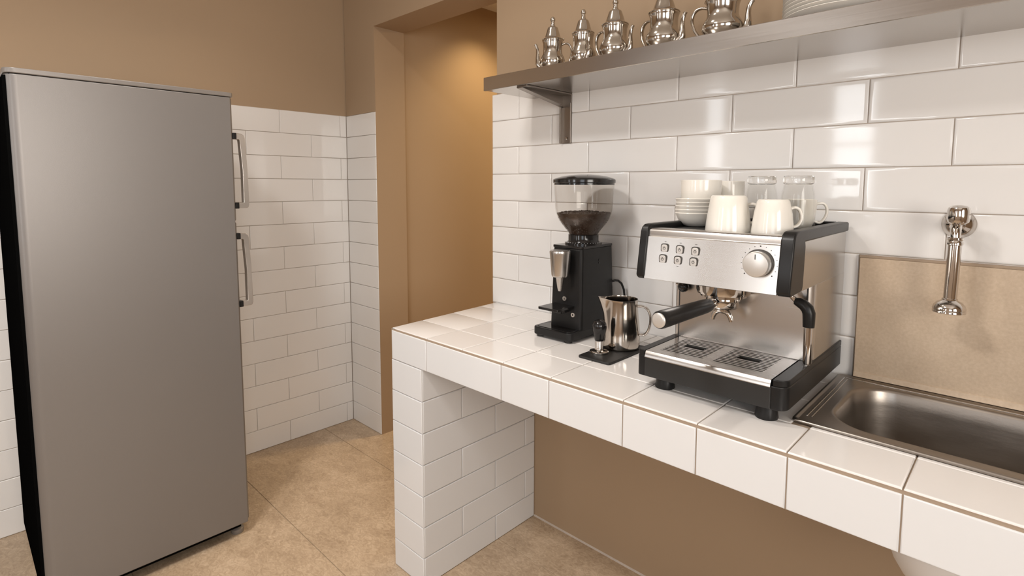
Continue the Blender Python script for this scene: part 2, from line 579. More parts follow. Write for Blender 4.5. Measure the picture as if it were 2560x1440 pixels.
# the row of tiles at the free end, cut to the slanted edge
for (a, b) in rows:
    xa = 0.004 - 0.034 * (a - YF) / (YW - YF)
    xb = 0.004 - 0.034 * (b - YF) / (YW - YF)
    q = [(xa, a + 0.001), (0.189, a + 0.001), (0.189, b - 0.001), (xb, b - 0.001)]
    rings = []
    for ins, h in ((0, -0.005), (0, -0.0018), (0.0008, -0.0006), (0.003, 0)):
        rings.append([(q[0][0] + ins, q[0][1] + ins, ZC + h), (q[1][0] - ins, q[1][1] + ins, ZC + h),
                      (q[2][0] - ins, q[2][1] - ins, ZC + h), (q[3][0] + ins, q[3][1] - ins, ZC + h)])
    mb.loops(rings, True, False, True, 0)
wt = mb.build('worktop', [TILE_TOP, GROUT_B], ctr)
mb = MB()
fx = [0.004, 0.1897, 0.5152, 0.6814, 0.8918, 1.0607, 1.2287, 1.3962, 1.562, 1.73, 1.90, 2.07, CX1]
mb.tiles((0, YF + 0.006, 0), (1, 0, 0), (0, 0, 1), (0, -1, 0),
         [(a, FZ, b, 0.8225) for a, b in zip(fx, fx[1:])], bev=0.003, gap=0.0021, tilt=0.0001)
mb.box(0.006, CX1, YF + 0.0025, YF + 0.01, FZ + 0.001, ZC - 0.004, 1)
mb.build('front_edge', [TILE_LIT, GROUT_B], ctr)
HP = 0.1047
mb = MB().box(0.004, PW - 0.0045, YF + 0.0045, YW + 0.001, 0, FZ + 0.001, 1)
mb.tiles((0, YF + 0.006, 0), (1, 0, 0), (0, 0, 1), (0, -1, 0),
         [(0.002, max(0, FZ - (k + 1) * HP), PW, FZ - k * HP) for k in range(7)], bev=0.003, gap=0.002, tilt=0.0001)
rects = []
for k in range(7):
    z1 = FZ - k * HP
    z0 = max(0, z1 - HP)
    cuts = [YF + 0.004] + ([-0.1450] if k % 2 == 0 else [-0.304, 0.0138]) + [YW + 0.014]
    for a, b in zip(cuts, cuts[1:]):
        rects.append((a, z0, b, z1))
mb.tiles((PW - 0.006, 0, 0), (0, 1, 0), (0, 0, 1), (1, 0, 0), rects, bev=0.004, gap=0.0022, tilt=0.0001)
mb.build('support_pillar', [TILE_LIT, GROUT], ctr)

# ------------------------------------------------------------------ splashback slab, tap, sink
t = thing('splashback_panel', 'beige stone splashback slab on the wall above the sink', 'splashback', (1.47, 0.055, 0.831))
MB().box(1.2215, 1.80, 0.042, 0.0555, 0.831, 1.128).build('slab', SPLASH, t, bev=0.0015)
MB().prism([(0.0422, 0.8375), (0.0422, 0.852), (0.0395, 0.850), (0.0365, 0.8385)], 'x', 1.2225, 1.80).build('bottom_lip', SPLASH, t)
MB().box(1.2192, 1.80, 0.047, 0.0555, 1.128, 1.1345).box(1.2192, 1.2216, 0.047, 0.0555, 0.835, 1.128).build('grout_line', GROUT_B, t, bev=0.001)

t = thing('wall_tap', 'chrome wall tap with a hanging spout pipe and bell-shaped outlet above the sink', 'tap', (1.40, YW, 1.217))
MB().lathe([(0.030, 0), (0.0305, -0.003), (0.028, -0.006), (0.0265, -0.009), (0.021, -0.015), (0.013, -0.021), (0.0115, -0.03), (0.0105, -0.075)], (1.40, YW, 1.217), 48, 'y', True, True).build('rosette', CHROME, t)
MB().tube([(1.4, YW - 0.030, 1.217), (1.4005, YW - 0.058, 1.2175), (1.401, YW - 0.074, 1.2145), (1.4015, YW - 0.083, 1.207), (1.402, YW - 0.085, 1.196), (1.402, YW - 0.085, 1.186)], [0.0105, 0.0105, 0.0102, 0.0095, 0.0090, 0.0088], 24).build('outlet_bend', CHROME, t)
MB().lathe([(0.0, -0.012), (0.012, -0.012), (0.0175, -0.008), (0.0195, 0.0), (0.0195, 0.016), (0.0175, 0.022), (0.012, 0.026), (0.004, 0.0275), (0.0, 0.0275)], (1.4045, YW - 0.082, 1.2330), 40).build('knob', CHROME, t)
MB().lathe([(0.009, 0.008), (0.0135, 0.007), (0.0145, 0.003), (0.0125, 0.001), (0.0145, -0.003), (0.0145, -0.007), (0.011, -0.009)], (1.402, YW - 0.085, 1.186), 40, 'z', True, True).build('collar', CHROME, t)
MB().tube([(1.402, YW - 0.085, 1.18), (1.4015, YW - 0.085, 1.12), (1.4005, YW - 0.085, 1.062)], 0.0118, 32).build('spout_pipe', CHROME, t)
MB().lathe([(0.0118, 0.0), (0.0135, -0.001), (0.0135, -0.004), (0.0155, -0.0055), (0.0215, -0.009), (0.0265, -0.015), (0.0285, -0.021), (0.0285, -0.0235), (0.0275, -0.0245), (0.0285, -0.026), (0.0285, -0.030), (0.0255, -0.031), (0.0235, -0.022), (0.010, -0.020)], (1.4003, YW - 0.085, 1.0665), 48, 'z', True, True).build('bell_outlet', CHROME, t)

t = thing('kitchen_sink', 'stainless steel inset sink with a deep rounded bowl at the counter end', 'sink', (1.44, -0.14, 0.83))
ox0, ox1, oy0, oy1 = SX0, 1.71, SY0, SY1
bx0, bx1, by0, by1 = 1.240, 1.662, -0.292, 0.004
mb = MB()
rings = []
for ins, z in ((0.0015, 0.8305), (0, 0.8330), (0.0008, 0.8360), (0.003, 0.8372), (0.006, 0.8368), (0.0085, 0.8350), (0.011, 0.8345)):
    rings.append(rrect(ox0 + ins, ox1 - ins, oy0 + ins, oy1 - ins, 0.010, z, 14))
rings.append(rrect(bx0 - 0.004, bx1 + 0.004, by0 - 0.004, by1 + 0.004, 0.086, 0.8345, 14))
for ins, z, rr in ((0.0, 0.8352, 0.083), (0.003, 0.8335, 0.081), (0.006, 0.828, 0.079), (0.009, 0.80, 0.077), (0.016, 0.72, 0.074), (0.026, 0.655, 0.072), (0.042, 0.635, 0.065), (0.07, 0.628, 0.05)):
    rings.append(rrect(bx0 + ins, bx1 - ins, by0 + ins, by1 - ins, rr, z, 14))
mb.loops(rings, True, False, True)
mb.build('basin', SINK_STEEL, t, angle=60)
for bx in ((1.2070, 1.2105, -0.285, 0.020, 0.8335, 0.8358), (1.2160, 1.2185, -0.285, 0.012, 0.8335, 0.8354), (1.2105, 1.70, 0.0185, 0.0225, 0.8335, 0.8358)):
    MB().box(*bx).build('rim_ridge', STEEL, t, bev=0.001)
rings = []
for ins, z, rr in ((-0.006, 0.826, 0.085), (0.004, 0.75, 0.08), (0.014, 0.66, 0.075), (0.030, 0.628, 0.068), (0.06, 0.620, 0.055)):
    rings.append(rrect(bx0 + ins, bx1 - ins, by0 + ins, by1 - ins, rr, z, 12))
MB().loops(rings, True, False, True).build('bowl_underside', SINK_STEEL, t, angle=70)
o = MB().lathe([(0.088, 0.640), (0.098, 0.632), (0.099, 0.612), (0.096, 0.588), (0.088, 0.562), (0.074, 0.538), (0.052, 0.520), (0.026, 0.510), (0.0, 0.508)], (1.438, -0.17, 0), 48, 'z', True).build('drain_trap', ENAMEL, t, angle=60)
o['label'] = 'white rounded drain trap'

# ------------------------------------------------------------------ fridge (its side faces the room)
FX, FB, FF, FT = -0.53, -1.336, -0.756, 1.603
FX1 = -1.105
t = thing('refrigerator', 'tall silver-grey fridge freezer standing against the left wall', 'fridge', ((FX + FX1) / 2, (FB + FF) / 2, 0))
pts = arc(FX1 + 0.028, FB + 0.028, 0.028, 180, 270, 8) + arc(FX - 0.028, FB + 0.028, 0.028, 270, 360, 8) + [(FX, FF), (FX1, FF)]
MB().prism(pts, 'z', 0.048, FT).build('cabinet', FRIDGE, t, bev=0.003)
o = MB().box(FX1 + 0.012, FX - 0.012, FB - 0.003, FB + 0.01, 0.06, FT - 0.004).build('back_panel', BLACKM, t, bev=0.002)
o['label'] = 'black back panel'
pts = arc(FX1 + 0.026, FB + 0.026, 0.028, 180, 270, 8) + arc(FX - 0.026, FB + 0.026, 0.028, 270, 360, 8) + arc(FX - 0.012, FF - 0.004, 0.014, 0, 90, 5) + arc(FX1 + 0.012, FF - 0.004, 0.014, 90, 180, 5)
MB().prism(pts, 'z', FT + 0.0015, FT + 0.0165).build('top_cap', FRIDGE_TRIM, t, bev=0.003)
MB().box(FX1 + 0.006, FX - 0.006, FB + 0.01, FF - 0.005, FT - 0.001, FT + 0.004).build('gasket', BLACKM, t)
MB().box(FX1 + 0.02, FX - 0.02, FB + 0.02, FF - 0.02, 0.030, 0.049).build('plinth', BLACKM, t)
for (z0, z1, nm, hz0, hz1) in ((1.172, FT, 'freezer_door', 1.217, 1.483), (0.052, 1.166, 'fridge_door', 0.860, 1.127)):
    d = MB().box(FX1 + 0.002, FX - 0.015, FF + 0.0002, FF + 0.0085, z0, z1).build(nm, FRIDGE, t, bev=0.0065, seg=4)
    y0 = FF + 0.0075
    # D-shaped pull handle
    out = [(y0 + 0.004, hz1), (y0 + 0.030, hz1 - 0.002), (y0 + 0.037, hz1 - 0.008), (y0 + 0.040, hz1 - 0.018),
           (y0 + 0.045, (hz0 + hz1) / 2 + 0.01), (y0 + 0.0465, hz0 + 0.012), (y0 + 0.044, hz0 + 0.003), (y0 + 0.039, hz0), (y0 + 0.004, hz0)]
    inn = [(y0 + 0.004, hz0 + 0.018), (y0 + 0.026, hz0 + 0.0185), (y0 + 0.0285, hz0 + 0.021), (y0 + 0.0285, (hz0 + hz1) / 2), (y0 + 0.022, hz1 - 0.026), (y0 + 0.020, hz1 - 0.0225), (y0 + 0.004, hz1 - 0.022)]
    mb = MB()
    xa, xb = FX - 0.036, FX - 0.012
    outer = out + []
    # build as a ring strip: pair outline points
    n = 9
    inn9 = [inn[6], inn[5], inn[4], (y0 + 0.0235, hz1 - 0.05), inn[3], inn[2], (y0 + 0.0275, hz0 + 0.019), inn[1], inn[0]]
    for xx0, xx1 in ((xa, xb),):
        A0 = [mb.bm.verts.new((xx0, *p)) for p in outer]
        A1 = [mb.bm.verts.new((xx1, *p)) for p in outer]
        B0 = [mb.bm.verts.new((xx0, *p)) for p in inn9]
        B1 = [mb.bm.verts.new((xx1, *p)) for p in inn9]
        for i in range(n - 1):
            mb.bm.faces.new((A0[i], A0[i + 1], A1[i + 1], A1[i]))
            mb.bm.faces.new((B0[i], B1[i], B1[i + 1], B0[i + 1]))
            mb.bm.faces.new((A0[i], B0[i], B0[i + 1], A0[i + 1]))
            mb.bm.faces.new((A1[i], A1[i + 1], B1[i + 1], B1[i]))
        mb.bm.faces.new((A0[0], A1[0], B1[0], B0[0]))
        mb.bm.faces.new((A0[-1], B0[-1], B1[-1], A1[-1]))
    h = mb.build('handle', HANDLE, d, bev=0.003, seg=3)
    for zz in (hz1 - 0.011, hz0 + 0.009):
        MB().box(FX - 0.038, FX - 0.010, y0 - 0.001, y0 + 0.012, zz - 0.011, zz + 0.011).build('handle_mount', BLACK, d, bev=0.002)
for (fx_, fy_) in ((FX - 0.045, FF - 0.025), (FX1 + 0.045, FF - 0.025), (FX - 0.045, FB + 0.05), (FX1 + 0.045, FB + 0.05)):
    MB().lathe([(0.021, 0), (0.022, 0.004), (0.022, 0.016), (0.017, 0.020), (0.010, 0.022), (0.010, 0.032)], (fx_, fy_, 0), 24, 'z', True, True).build('foot', FRIDGE_TRIM, t)

# ------------------------------------------------------------------ wall shelf
SZ0, SZ1, SY = 1.6151, 1.6585, -0.1924
t = thing('wall_shelf', 'long brushed stainless steel wall shelf above the tiled counter', 'shelf', (0.16, YW, SZ0))
mb = MB()
prof = [(YW + 0.014, SZ1 - 0.003), (YW + 0.014, SZ1), (SY + 0.0015, SZ1), (SY, SZ1 - 0.0015), (SY, SZ0 + 0.0015), (SY + 0.0015, SZ0), (SY + 0.010, SZ0), (SY + 0.012, SZ0 + 0.0015), (YW + 0.000, SZ0 + 0.0015), (YW + 0.0, SZ1 - 0.003)]
mb.prism(prof, 'x', 0.157, 2.6)
mb.build('shelf_board', SHELF_STEEL, t, angle=20)
br = MB().prism([(YW - 0.0005, SZ0), (SY + 0.014, SZ0), (SY + 0.014, SZ0 - 0.006), (YW - 0.03, SZ0 - 0.040), (YW - 0.0005, SZ0 - 0.046)], 'x', 0.296, 0.300)
br.prism([(YW - 0.0005, SZ0 + 0.001), (SY + 0.014, SZ0 + 0.001), (SY + 0.014, SZ0 - 0.004), (YW - 0.0005, SZ0 - 0.004)], 'x', 0.296, 0.340)
br.prism([(YW - 0.03, SZ0 - 0.040), (SY + 0.014, SZ0 - 0.006), (SY + 0.012, SZ0 - 0.003), (YW - 0.03, SZ0 - 0.036)], 'x', 0.296, 0.320)
br.box(0.296, 0.340, YW - 0.004, YW + 0.0005, 1.447, SZ0)
br.box(0.296, 0.300, YW - 0.016, YW - 0.003, 1.447, SZ0 - 0.04)
br.box(0.333, 0.340, YW - 0.009, YW - 0.003, 1.447, SZ0 - 0.03)
bro = br.build('bracket', BRACKET, t, bev=0.001, seg=2)
MB().lathe([(0.0, -0.005), (0.004, -0.0045), (0.0055, -0.002), (0.0055, 0)], (0.322, YW - 0.004, 1.463), 16, 'y', False, True).build('screw', CHROME, bro)

# ------------------------------------------------------------------ teapots on the shelf
def teapot(label, x, y, sc, rotz):
    t = thing('teapot', label, 'teapot', (x, y, SZ1), 'silver teapots on the wall shelf', rotz, True)
    t.scale = sc
    body = MB().lathe([(0.0, 0.0), (0.027, 0.0), (0.029, 0.002), (0.029, 0.006), (0.0275, 0.009), (0.030, 0.013), (0.036, 0.022), (0.0395, 0.032), (0.0395, 0.041), (0.036, 0.052),
                       (0.0315, 0.061), (0.0300, 0.069), (0.0300, 0.080), (0.0308, 0.094), (0.0325, 0.100), (0.0335, 0.103), (0.0332, 0.1055), (0.030, 0.1055)], (0, 0, 0), 48, 'z').build('body', SILVER, t, angle=50)
    lid = MB().lathe([(0.0, 0.1055), (0.0340, 0.1055), (0.0346, 0.1070), (0.0335, 0.1085), (0.0300, 0.1100), (0.0272, 0.1125), (0.0262, 0.1135), (0.0250, 0.1160), (0.0232, 0.1215), (0.0212, 0.1285), (0.0190, 0.1365), (0.0170, 0.1425), (0.0166, 0.1440), (0.0150, 0.1470), (0.0115, 0.1490), (0.0085, 0.1500), (0.0, 0.1500)], (0, 0, 0), 48).build('lid', SILVER, t, angle=45)
    MB().lathe([(0.0085, 0.1495), (0.0082, 0.1520), (0.0066, 0.1560), (0.0056, 0.1595), (0.0066, 0.1615), (0.0050, 0.1635), (0.0056, 0.1655), (0.0076, 0.1690), (0.0080, 0.1725), (0.0064, 0.1775), (0.0036, 0.1808), (0.0, 0.1820)], (0, 0, 0), 24, 'z', True).build('finial', SILVER, lid, angle=60)
    MB().tube([(0.033, 0, 0.020), (0.041, 0, 0.022), (0.0470, 0, 0.032), (0.0480, 0, 0.048), (0.0478, 0, 0.064), (0.0490, 0, 0.078), (0.0525, 0, 0.089), (0.0560, 0, 0.0935)],
              [0.0125, 0.0105, 0.0082, 0.0064, 0.0052, 0.0045, 0.0042, 0.0044], 16).build('spout', SILVER, t, angle=60)
    hp = [(-0.030, 0, 0.092), (-0.040, 0, 0.096), (-0.050, 0, 0.094), (-0.057, 0, 0.086), (-0.0605, 0, 0.073), (-0.0595, 0, 0.058), (-0.0555, 0, 0.043), (-0.049, 0, 0.029), (-0.043, 0, 0.018), (-0.038, 0, 0.016)]
    MB().tube(spline(hp, 4), 0.0043, 12, flat=(1.25, 0.8)).build('handle', SILVER, t, angle=60)
    MB().lathe([(0.0, 0.007), (0.0025, 0.0065), (0.0035, 0.003), (0.0025, 0)], (-0.0335, 0, 0.1055), 12, 'z', False, True).build('hinge', SILVER, t)
    return t


teapot('small silver teapot nearest the doorway, its spout pointing left', 0.3705, -0.09, (1.0, 1.0, 0.97), R(222))
teapot('second silver teapot from the doorway, close beside the one with its spout to the left', 0.4905, -0.09, (1.0, 1.0, 0.955), R(-34))
teapot('middle silver teapot of the row, third from the doorway', 0.6045, -0.09, (1.13, 1.13, 0.98), R(-4))
teapot('fourth silver teapot from the doorway, finial cut off by the picture edge', 0.7600, -0.09, (1.22, 1.22, 0.99), R(-8))
teapot('silver teapot nearest the stack of plates, only its body and rim in view', 0.9215, -0.09, (1.26, 1.26, 0.96), R(8))

# plates
for k in range(7):
    z = SZ1 + 0.0005 + k * 0.0082
    o = MB().lathe([(0.0, 0.0), (0.062, 0.0), (0.064, 0.0025), (0.080, 0.0055), (0.100, 0.0105), (0.1155, 0.0150), (0.1170, 0.0158), (0.1160, 0.0172), (0.100, 0.0135), (0.080, 0.0085), (0.064, 0.0050), (0.0, 0.0045)],
                   (1.178, -0.066, z), 72, 'z').build('dinner_plate', PLATE, None, origin=(1.178, -0.066, z), angle=50)
    nth = ['lowest', 'second lowest', 'third lowest', 'fourth lowest', 'fifth lowest', 'sixth lowest', 'topmost'][k]
    tag(o, '%s white dinner plate of the stack on the wall shelf' % nth, 'plate', 'white plates stacked on the shelf')

# ------------------------------------------------------------------ coffee grinder
GX, GY = 0.492, -0.080
t = thing('coffee_grinder', 'black electric coffee grinder with a clear bean hopper on the counter', 'coffee grinder', (GX, GY, ZC))
MB().prism([(p[0], p[1]) for p in rrect(0.402, 0.552, -0.218, 0.02, 0.018, 0, 6)], 'z', ZC + 0.008, ZC + 0.032).build('base', BLACK, t, bev=0.003)
MB().prism([(p[0], p[1]) for p in rrect(0.412, 0.542, -0.208, -0.150, 0.012, 0, 6)], 'z', ZC + 0.0315, ZC + 0.0335).build('catch_tray', BLACKG, t, bev=0.001)
for (x, y) in ((0.422, -0.200), (0.532, -0.200), (0.422, -0.005), (0.532, -0.005)):
    MB().lathe([(0.011, 0), (0.012, 0.009)], (x, y, ZC), 20, 'z', True, True).build('foot', RUBBER, t)
mb = MB()
for_b = rrect(0.431, 0.5525, -0.166, 0.016, 0.010, ZC + 0.031, 5)
for_t = rrect(0.4395, 0.5515, -0.164, 0.000, 0.010, 1.109, 5)
mb.loops([for_b, for_t])
mb.build('motor_housing', BLACK, t, bev=0.002)
MB().prism([(p[0], p[1]) for p in rrect(0.4375, 0.553, -0.166, 0.001, 0.010, 0, 5)], 'z', 1.109, 1.117).build('top_plate', BLACKG, t, bev=0.002)
c = (GX + 0.002, GY, 0)
MB().lathe([(0.058, 1.116), (0.058, 1.122), (0.050, 1.124), (0.0475, 1.128), (0.0475, 1.146), (0.045, 1.148), (0.040, 1.148)], c, 48, 'z', True, True).build('collar', BLACKG, t)
mb = MB()
for i in range(36):
    a = 2 * PI * i / 36
    mb.lathe([(0.0012, 0), (0.0012, 0.0006), (0, 0.0006)], (c[0] + 0.054 * math.cos(a), c[1] + 0.054 * math.sin(a), 1.1228), 6, 'z', True)
mb.build('collar_markings', WHITEINK, t)
hop = [(0.0440, 1.140), (0.0470, 1.150), (0.0560, 1.163), (0.0700, 1.180), (0.0800, 1.196), (0.0865, 1.212), (0.0895, 1.228), (0.0910, 1.250), (0.0930, 1.280), (0.0945, 1.303)]
MB().lathe(hop + [(r - 0.0018, z) for r, z in hop[::-1]], c, 64).build('bean_hopper', CLEAR, t, angle=60)
MB().lathe([(0.0, 1.334), (0.020, 1.3338), (0.045, 1.3318), (0.070, 1.3278), (0.088, 1.3225), (0.0955, 1.3195), (0.0975, 1.317), (0.0975, 1.309), (0.0955, 1.307), (0.0942, 1.3065), (0.0942, 1.302), (0.090, 1.302), (0.090, 1.312), (0.0, 1.312)], c, 64).build('hopper_lid', BLACKG, t, angle=30)
dz = (0.497, -0.199, 0)
MB().lathe([(0.0, 1.1055), (0.029, 1.1065), (0.0315, 1.105), (0.0325, 1.101), (0.0318, 1.096), (0.0262, 1.032), (0.0245, 1.027), (0.019, 1.0245), (0.0135, 1.0235), (0.0125, 1.021), (0.0075, 0.990), (0.0050, 0.982), (0.0, 0.982)], dz, 40).build('grounds_chute', STEEL, t, angle=30)
MB().box(0.484, 0.510, -0.172, -0.160, 1.03, 1.10).build('chute_mount', BLACK, t, bev=0.002)
mb = MB().prism([(p[0], p[1]) for p in rrect(0.4485, 0.5250, -0.246, -0.163, 0.006, 0, 4)], 'z', 0.9275, 0.9350).box(0.470, 0.505, -0.205, -0.163, 0.9130, 0.9280)
mb.build('portafilter_rest', BLACKG, t, bev=0.0015)
for (x, z) in ((0.489, 0.953), (0.522, 0.907)):
    b = MB().lathe([(0.0, -0.003), (0.0068, -0.003), (0.0072, -0.002), (0.0072, 0.002)], (x, -0.1650, z), 24, 'y', False, True).build('round_button', HANDLE, t)
    MB().box(x - 0.0015, x + 0.0018, -0.1687, -0.1675, z - 0.003, z + 0.003).build('button_mark', INK, b)
MB().lathe([(0.0, 0.0018), (0.003, 0.0015), (0.003, 0)], (0.5515, -0.075, 1.070), 12, 'x', False, True).lathe([(0.0, 0.0018), (0.003, 0.0015), (0.003, 0)], (0.5515, -0.075, 1.061), 12, 'x', False, True).build('side_indicator', DARK, t)
MB().tube([(0.548, 0.004, 0.992), (0.556, 0.010, 0.996), (0.564, 0.016, 0.995), (0.571, 0.024, 0.986), (0.574, 0.034, 0.965), (0.574, 0.042, 0.93), (0.570, 0.046, 0.88), (0.56, 0.047, 0.842)], 0.0036, 10).build('power_cord', BLACK, t, angle=60)
# coffee beans inside the hopper, with one loose layer on the surface
mb = MB()
fill = [(0.0, 1.130), (0.040, 1.131), (0.0425, 1.142), (0.0450, 1.150), (0.0540, 1.1635), (0.0680, 1.1805), (0.0775, 1.196), (0.0838, 1.211), (0.0845, 1.2135), (0.070, 1.2155), (0.035, 1.2185), (0.0, 1.2195)]
mb.lathe(fill, c, 48)
for i in range(900):
    k = random.random()
    a = random.uniform(0, 2 * PI)
    if k < 0.45:
        rr = 0.082 * math.sqrt(random.random())
        z = 1.2195 - 0.006 * rr / 0.082 + random.uniform(-0.002, 0.002)
    else:
        z = random.uniform(1.150, 1.211)
        for (r0, z0), (r1, z1) in zip(fill[3:], fill[4:]):
            if z0 <= z <= z1:
                rr = r0 + (r1 - r0) * (z - z0) / (z1 - z0) - 0.0022
                break
    px, py = c[0] + rr * math.cos(a), c[1] + rr * math.sin(a)
    mt_ = Matrix.Translation((px, py, z)) @ Matrix.Rotation(random.uniform(0, PI), 4, 'Z') @ Matrix.Rotation(random.uniform(-0.8, 0.8), 4, 'X') @ Matrix.Diagonal((0.0042, 0.0030, 0.0024, 1))
    bmesh.ops.create_icosphere(mb.bm, subdivisions=1, radius=1, matrix=mt_)
o = mb.build('coffee_beans', BEAN, None, origin=(c[0], c[1], 1.130), angle=60)
tag(o, 'dark roasted coffee beans filling the lower half of the clear grinder hopper', 'coffee beans', kind='stuff')

# ------------------------------------------------------------------ tamping mat, tamper, milk pitcher
o = MB().prism([(p[0], p[1]) for p in rrect(0.637, 0.739, -0.2945, -0.090, 0.008, 0, 5)], 'z', ZC, ZC + 0.0065).build('tamping_mat', RUBBER, None, origin=(0.688, -0.192, ZC), bev=0.0015)
tag(o, 'flat black rubber mat on the counter beneath the tamper and milk jug', 'mat')
MZ = ZC + 0.0065
tx, ty = 0.6675, -0.236
t = thing('coffee_tamper', 'coffee tamper with black bulb handle standing on the black rubber mat', 'tamper', (tx, ty, MZ))
MB().lathe([(0.0, 0), (0.0265, 0), (0.0268, 0.001), (0.0268, 0.0055), (0.0255, 0.0068), (0.016, 0.009), (0.0128, 0.011), (0.012, 0.015), (0.0118, 0.036), (0.0, 0.036)], (tx, ty, MZ), 40).build('steel_base', CHROME, t, angle=40)
o = MB().lathe([(0.0122, 0.035), (0.0130, 0.037), (0.0135, 0.042), (0.0165, 0.054), (0.0192, 0.066), (0.0200, 0.074), (0.0190, 0.082), (0.0155, 0.089), (0.009, 0.0930), (0.0, 0.0942)], (tx, ty, MZ), 40, 'z', True).build('handle', BLACKG, t, angle=60)
px_, py_ = 0.6790, -0.1435
t = thing('milk_pitcher', 'polished steel milk jug with a pouring lip on the black rubber mat', 'jug', (px_, py_, MZ))
# body with a spout: radii depend on angle
mb = MB()
sd = math.atan2(-0.69, -0.72)
prof = [(0.0, 0.0), (0.046, 0.0), (0.0488, 0.002), (0.0498, 0.007), (0.0500, 0.020), (0.0492, 0.045), (0.0470, 0.075), (0.0442, 0.103), (0.0425, 0.125), (0.0422, 0.140), (0.0428, 0.146)]
inner = [(r - 0.0012, z) for r, z in prof[2:]][::-1] + [(0.0, 0.004)]
rings = []
for r, z in prof + inner:
    ring = []
    for i in range(72):
        a = 2 * PI * i / 72
        d_ = (a - sd + PI) % (2 * PI) - PI
        k = max(0.0, (z - 0.075) / 0.071)
        bulge = 0.024 * k ** 1.5 * math.exp(-(d_ / 0.30) ** 2)
        zz = z + 0.006 * k ** 3 * math.exp(-(d_ / 0.35) ** 2)
        rr = max(1e-5, r * 1.07 + (bulge if r > 0.01 else 0))
        ring.append((px_ + rr * math.cos(a), py_ + rr * math.sin(a), MZ + zz * 0.965))
    rings.append(ring)
mb.loops(rings, True, False, False)
mb.build('body', PITCHER, t, angle=50)
hd = Vector((0.90, 0.43, 0))
hp = [(0.0455, 0.122), (0.057, 0.122), (0.069, 0.118), (0.077, 0.108), (0.081, 0.093), (0.081, 0.075), (0.077, 0.057), (0.071, 0.046), (0.063, 0.040), (0.051, 0.040)]
MB().tube(spline([(px_ + hd.x * a, py_ + hd.y * a, MZ + b) for a, b in hp]), 0.0075, 16, flat=(1.3, 0.5)).build('handle', PITCHER, t, angle=60)

# ------------------------------------------------------------------ espresso machine
t = thing('espresso_machine', 'stainless steel and black espresso machine beside the sink', 'espresso machine', (1.03, -0.165, ZC))
X0, X1, YB_ = 0.872, 1.190, 0.042
for (x, y) in ((0.918, -0.330), (1.148, -0.338), (0.918, 0.015), (1.145, 0.015)):
    MB().lathe([(0.0215, 0), (0.0225, 0.003), (0.0205, 0.018), (0.0190, 0.031)], (x, y, ZC), 32, 'z', True, True).build('foot', BLACK, t)
XB0 = 0.8675
pts = arc(XB0 + 0.007, -0.363, 0.007, 180, 270, 5) + arc(X1 + 0.003 - 0.024, -0.346, 0.024, 270, 360, 7) + [(X1 + 0.003, YB_), (XB0, YB_)]
MB().prism(pts, 'z', ZC + 0.029, 0.9075).build('base', BLACK, t, bev=0.003)
# side rails of the drip tray, flush with the base
for (xa, xb) in ((XB0, 0.8865), (1.166, X1 + 0.003)):
    if xa < 1:
        pts = arc(xa + 0.007, -0.363, 0.007, 180, 270, 5) + [(xb, -0.370), (xb, YB_), (xa, YB_)]
    else:
        pts = [(xa, -0.368)] + arc(xb - 0.022, -0.346, 0.022, 270, 360, 7) + [(xb, YB_), (xa, YB_)]
    MB().prism(pts, 'z', 0.907, 0.9205).build('tray_rail', BLACK, t, bev=0.002)
tr = MB().prism([(p[0], p[1]) for p in rrect(0.8875, 1.165, -0.374, -0.340, 0.003, 0, 3)], 'z', ZC + 0.031, 0.905).box(0.889, 1.1635, -0.36, -0.19, 0.894, 0.9085).build('drip_tray', DARK, t, bev=0.0015)
mb = MB()
GX0, GX1, GY0, GY1 = 0.8885, 1.164, -0.3730, -0.200
mb.box(GX0, GX1, GY0 + 0.004, GY0 + 0.030, 0.9155, 0.9200).box(GX0, GX1, GY1 - 0.012, GY1, 0.9155, 0.9200)
mb.box(GX0, GX0 + 0.022, GY0 + 0.03, GY1 - 0.012, 0.9155, 0.9200).box(GX1 - 0.028, GX1, GY0 + 0.03, GY1 - 0.012, 0.9155, 0.9200)
xm = 1.020
mb.box(xm - 0.012, xm + 0.012, GY0 + 0.03, GY1 - 0.012, 0.9155, 0.9200)
nb = 12
yy0, yy1 = GY0 + 0.030, GY1 - 0.012
for i in range(nb):
    yc = yy0 + (yy1 - yy0) * (i + 0.5) / nb
    for (xa, xb) in ((GX0 + 0.022, xm - 0.012), (xm + 0.012, GX1 - 0.028)):
        mid = (xa + xb) / 2
        if i in (6, 7):
            mb.box(xa, mid - 0.024, yc - 0.0029, yc + 0.0029, 0.9158, 0.9196).box(mid + 0.024, xb, yc - 0.0029, yc + 0.0029, 0.9158, 0.9196)
        else:
            mb.box(xa, xb, yc - 0.0029, yc + 0.0029, 0.9158, 0.9196)
mb.prism([(GY0 + 0.004, 0.9055), (GY0 - 0.0022, 0.9055), (GY0 - 0.0022, 0.9075), (GY0 + 0.0028, 0.9188), (GY0 + 0.004, 0.9196)], 'x', GX0, GX1)
mb.build('drip_grate', STEEL, t)
# body column and splash plate
pts = arc(X0 + 0.006, -0.194, 0.006, 180, 270, 4) + arc(X1 - 0.026, -0.174, 0.026, 270, 360, 8) + [(X1, YB_), (X0, YB_)]
MB().prism(pts, 'z', 0.9195, 1.089).build('body', STEEL, t, bev=0.0008, seg=2)
MB().box(0.884, 1.176, -0.2025, -0.199, 0.9205, 1.088).build('splash_plate', STEEL, t, bev=0.001)
MB().box(1.1755, 1.1775, -0.2035, -0.198, 0.9205, 1.088).build('panel_seam', DARK, t)
MB().box(0.8835, 0.8855, -0.2035, -0.200, 0.9205, 1.088).build('panel_seam', DARK, t)
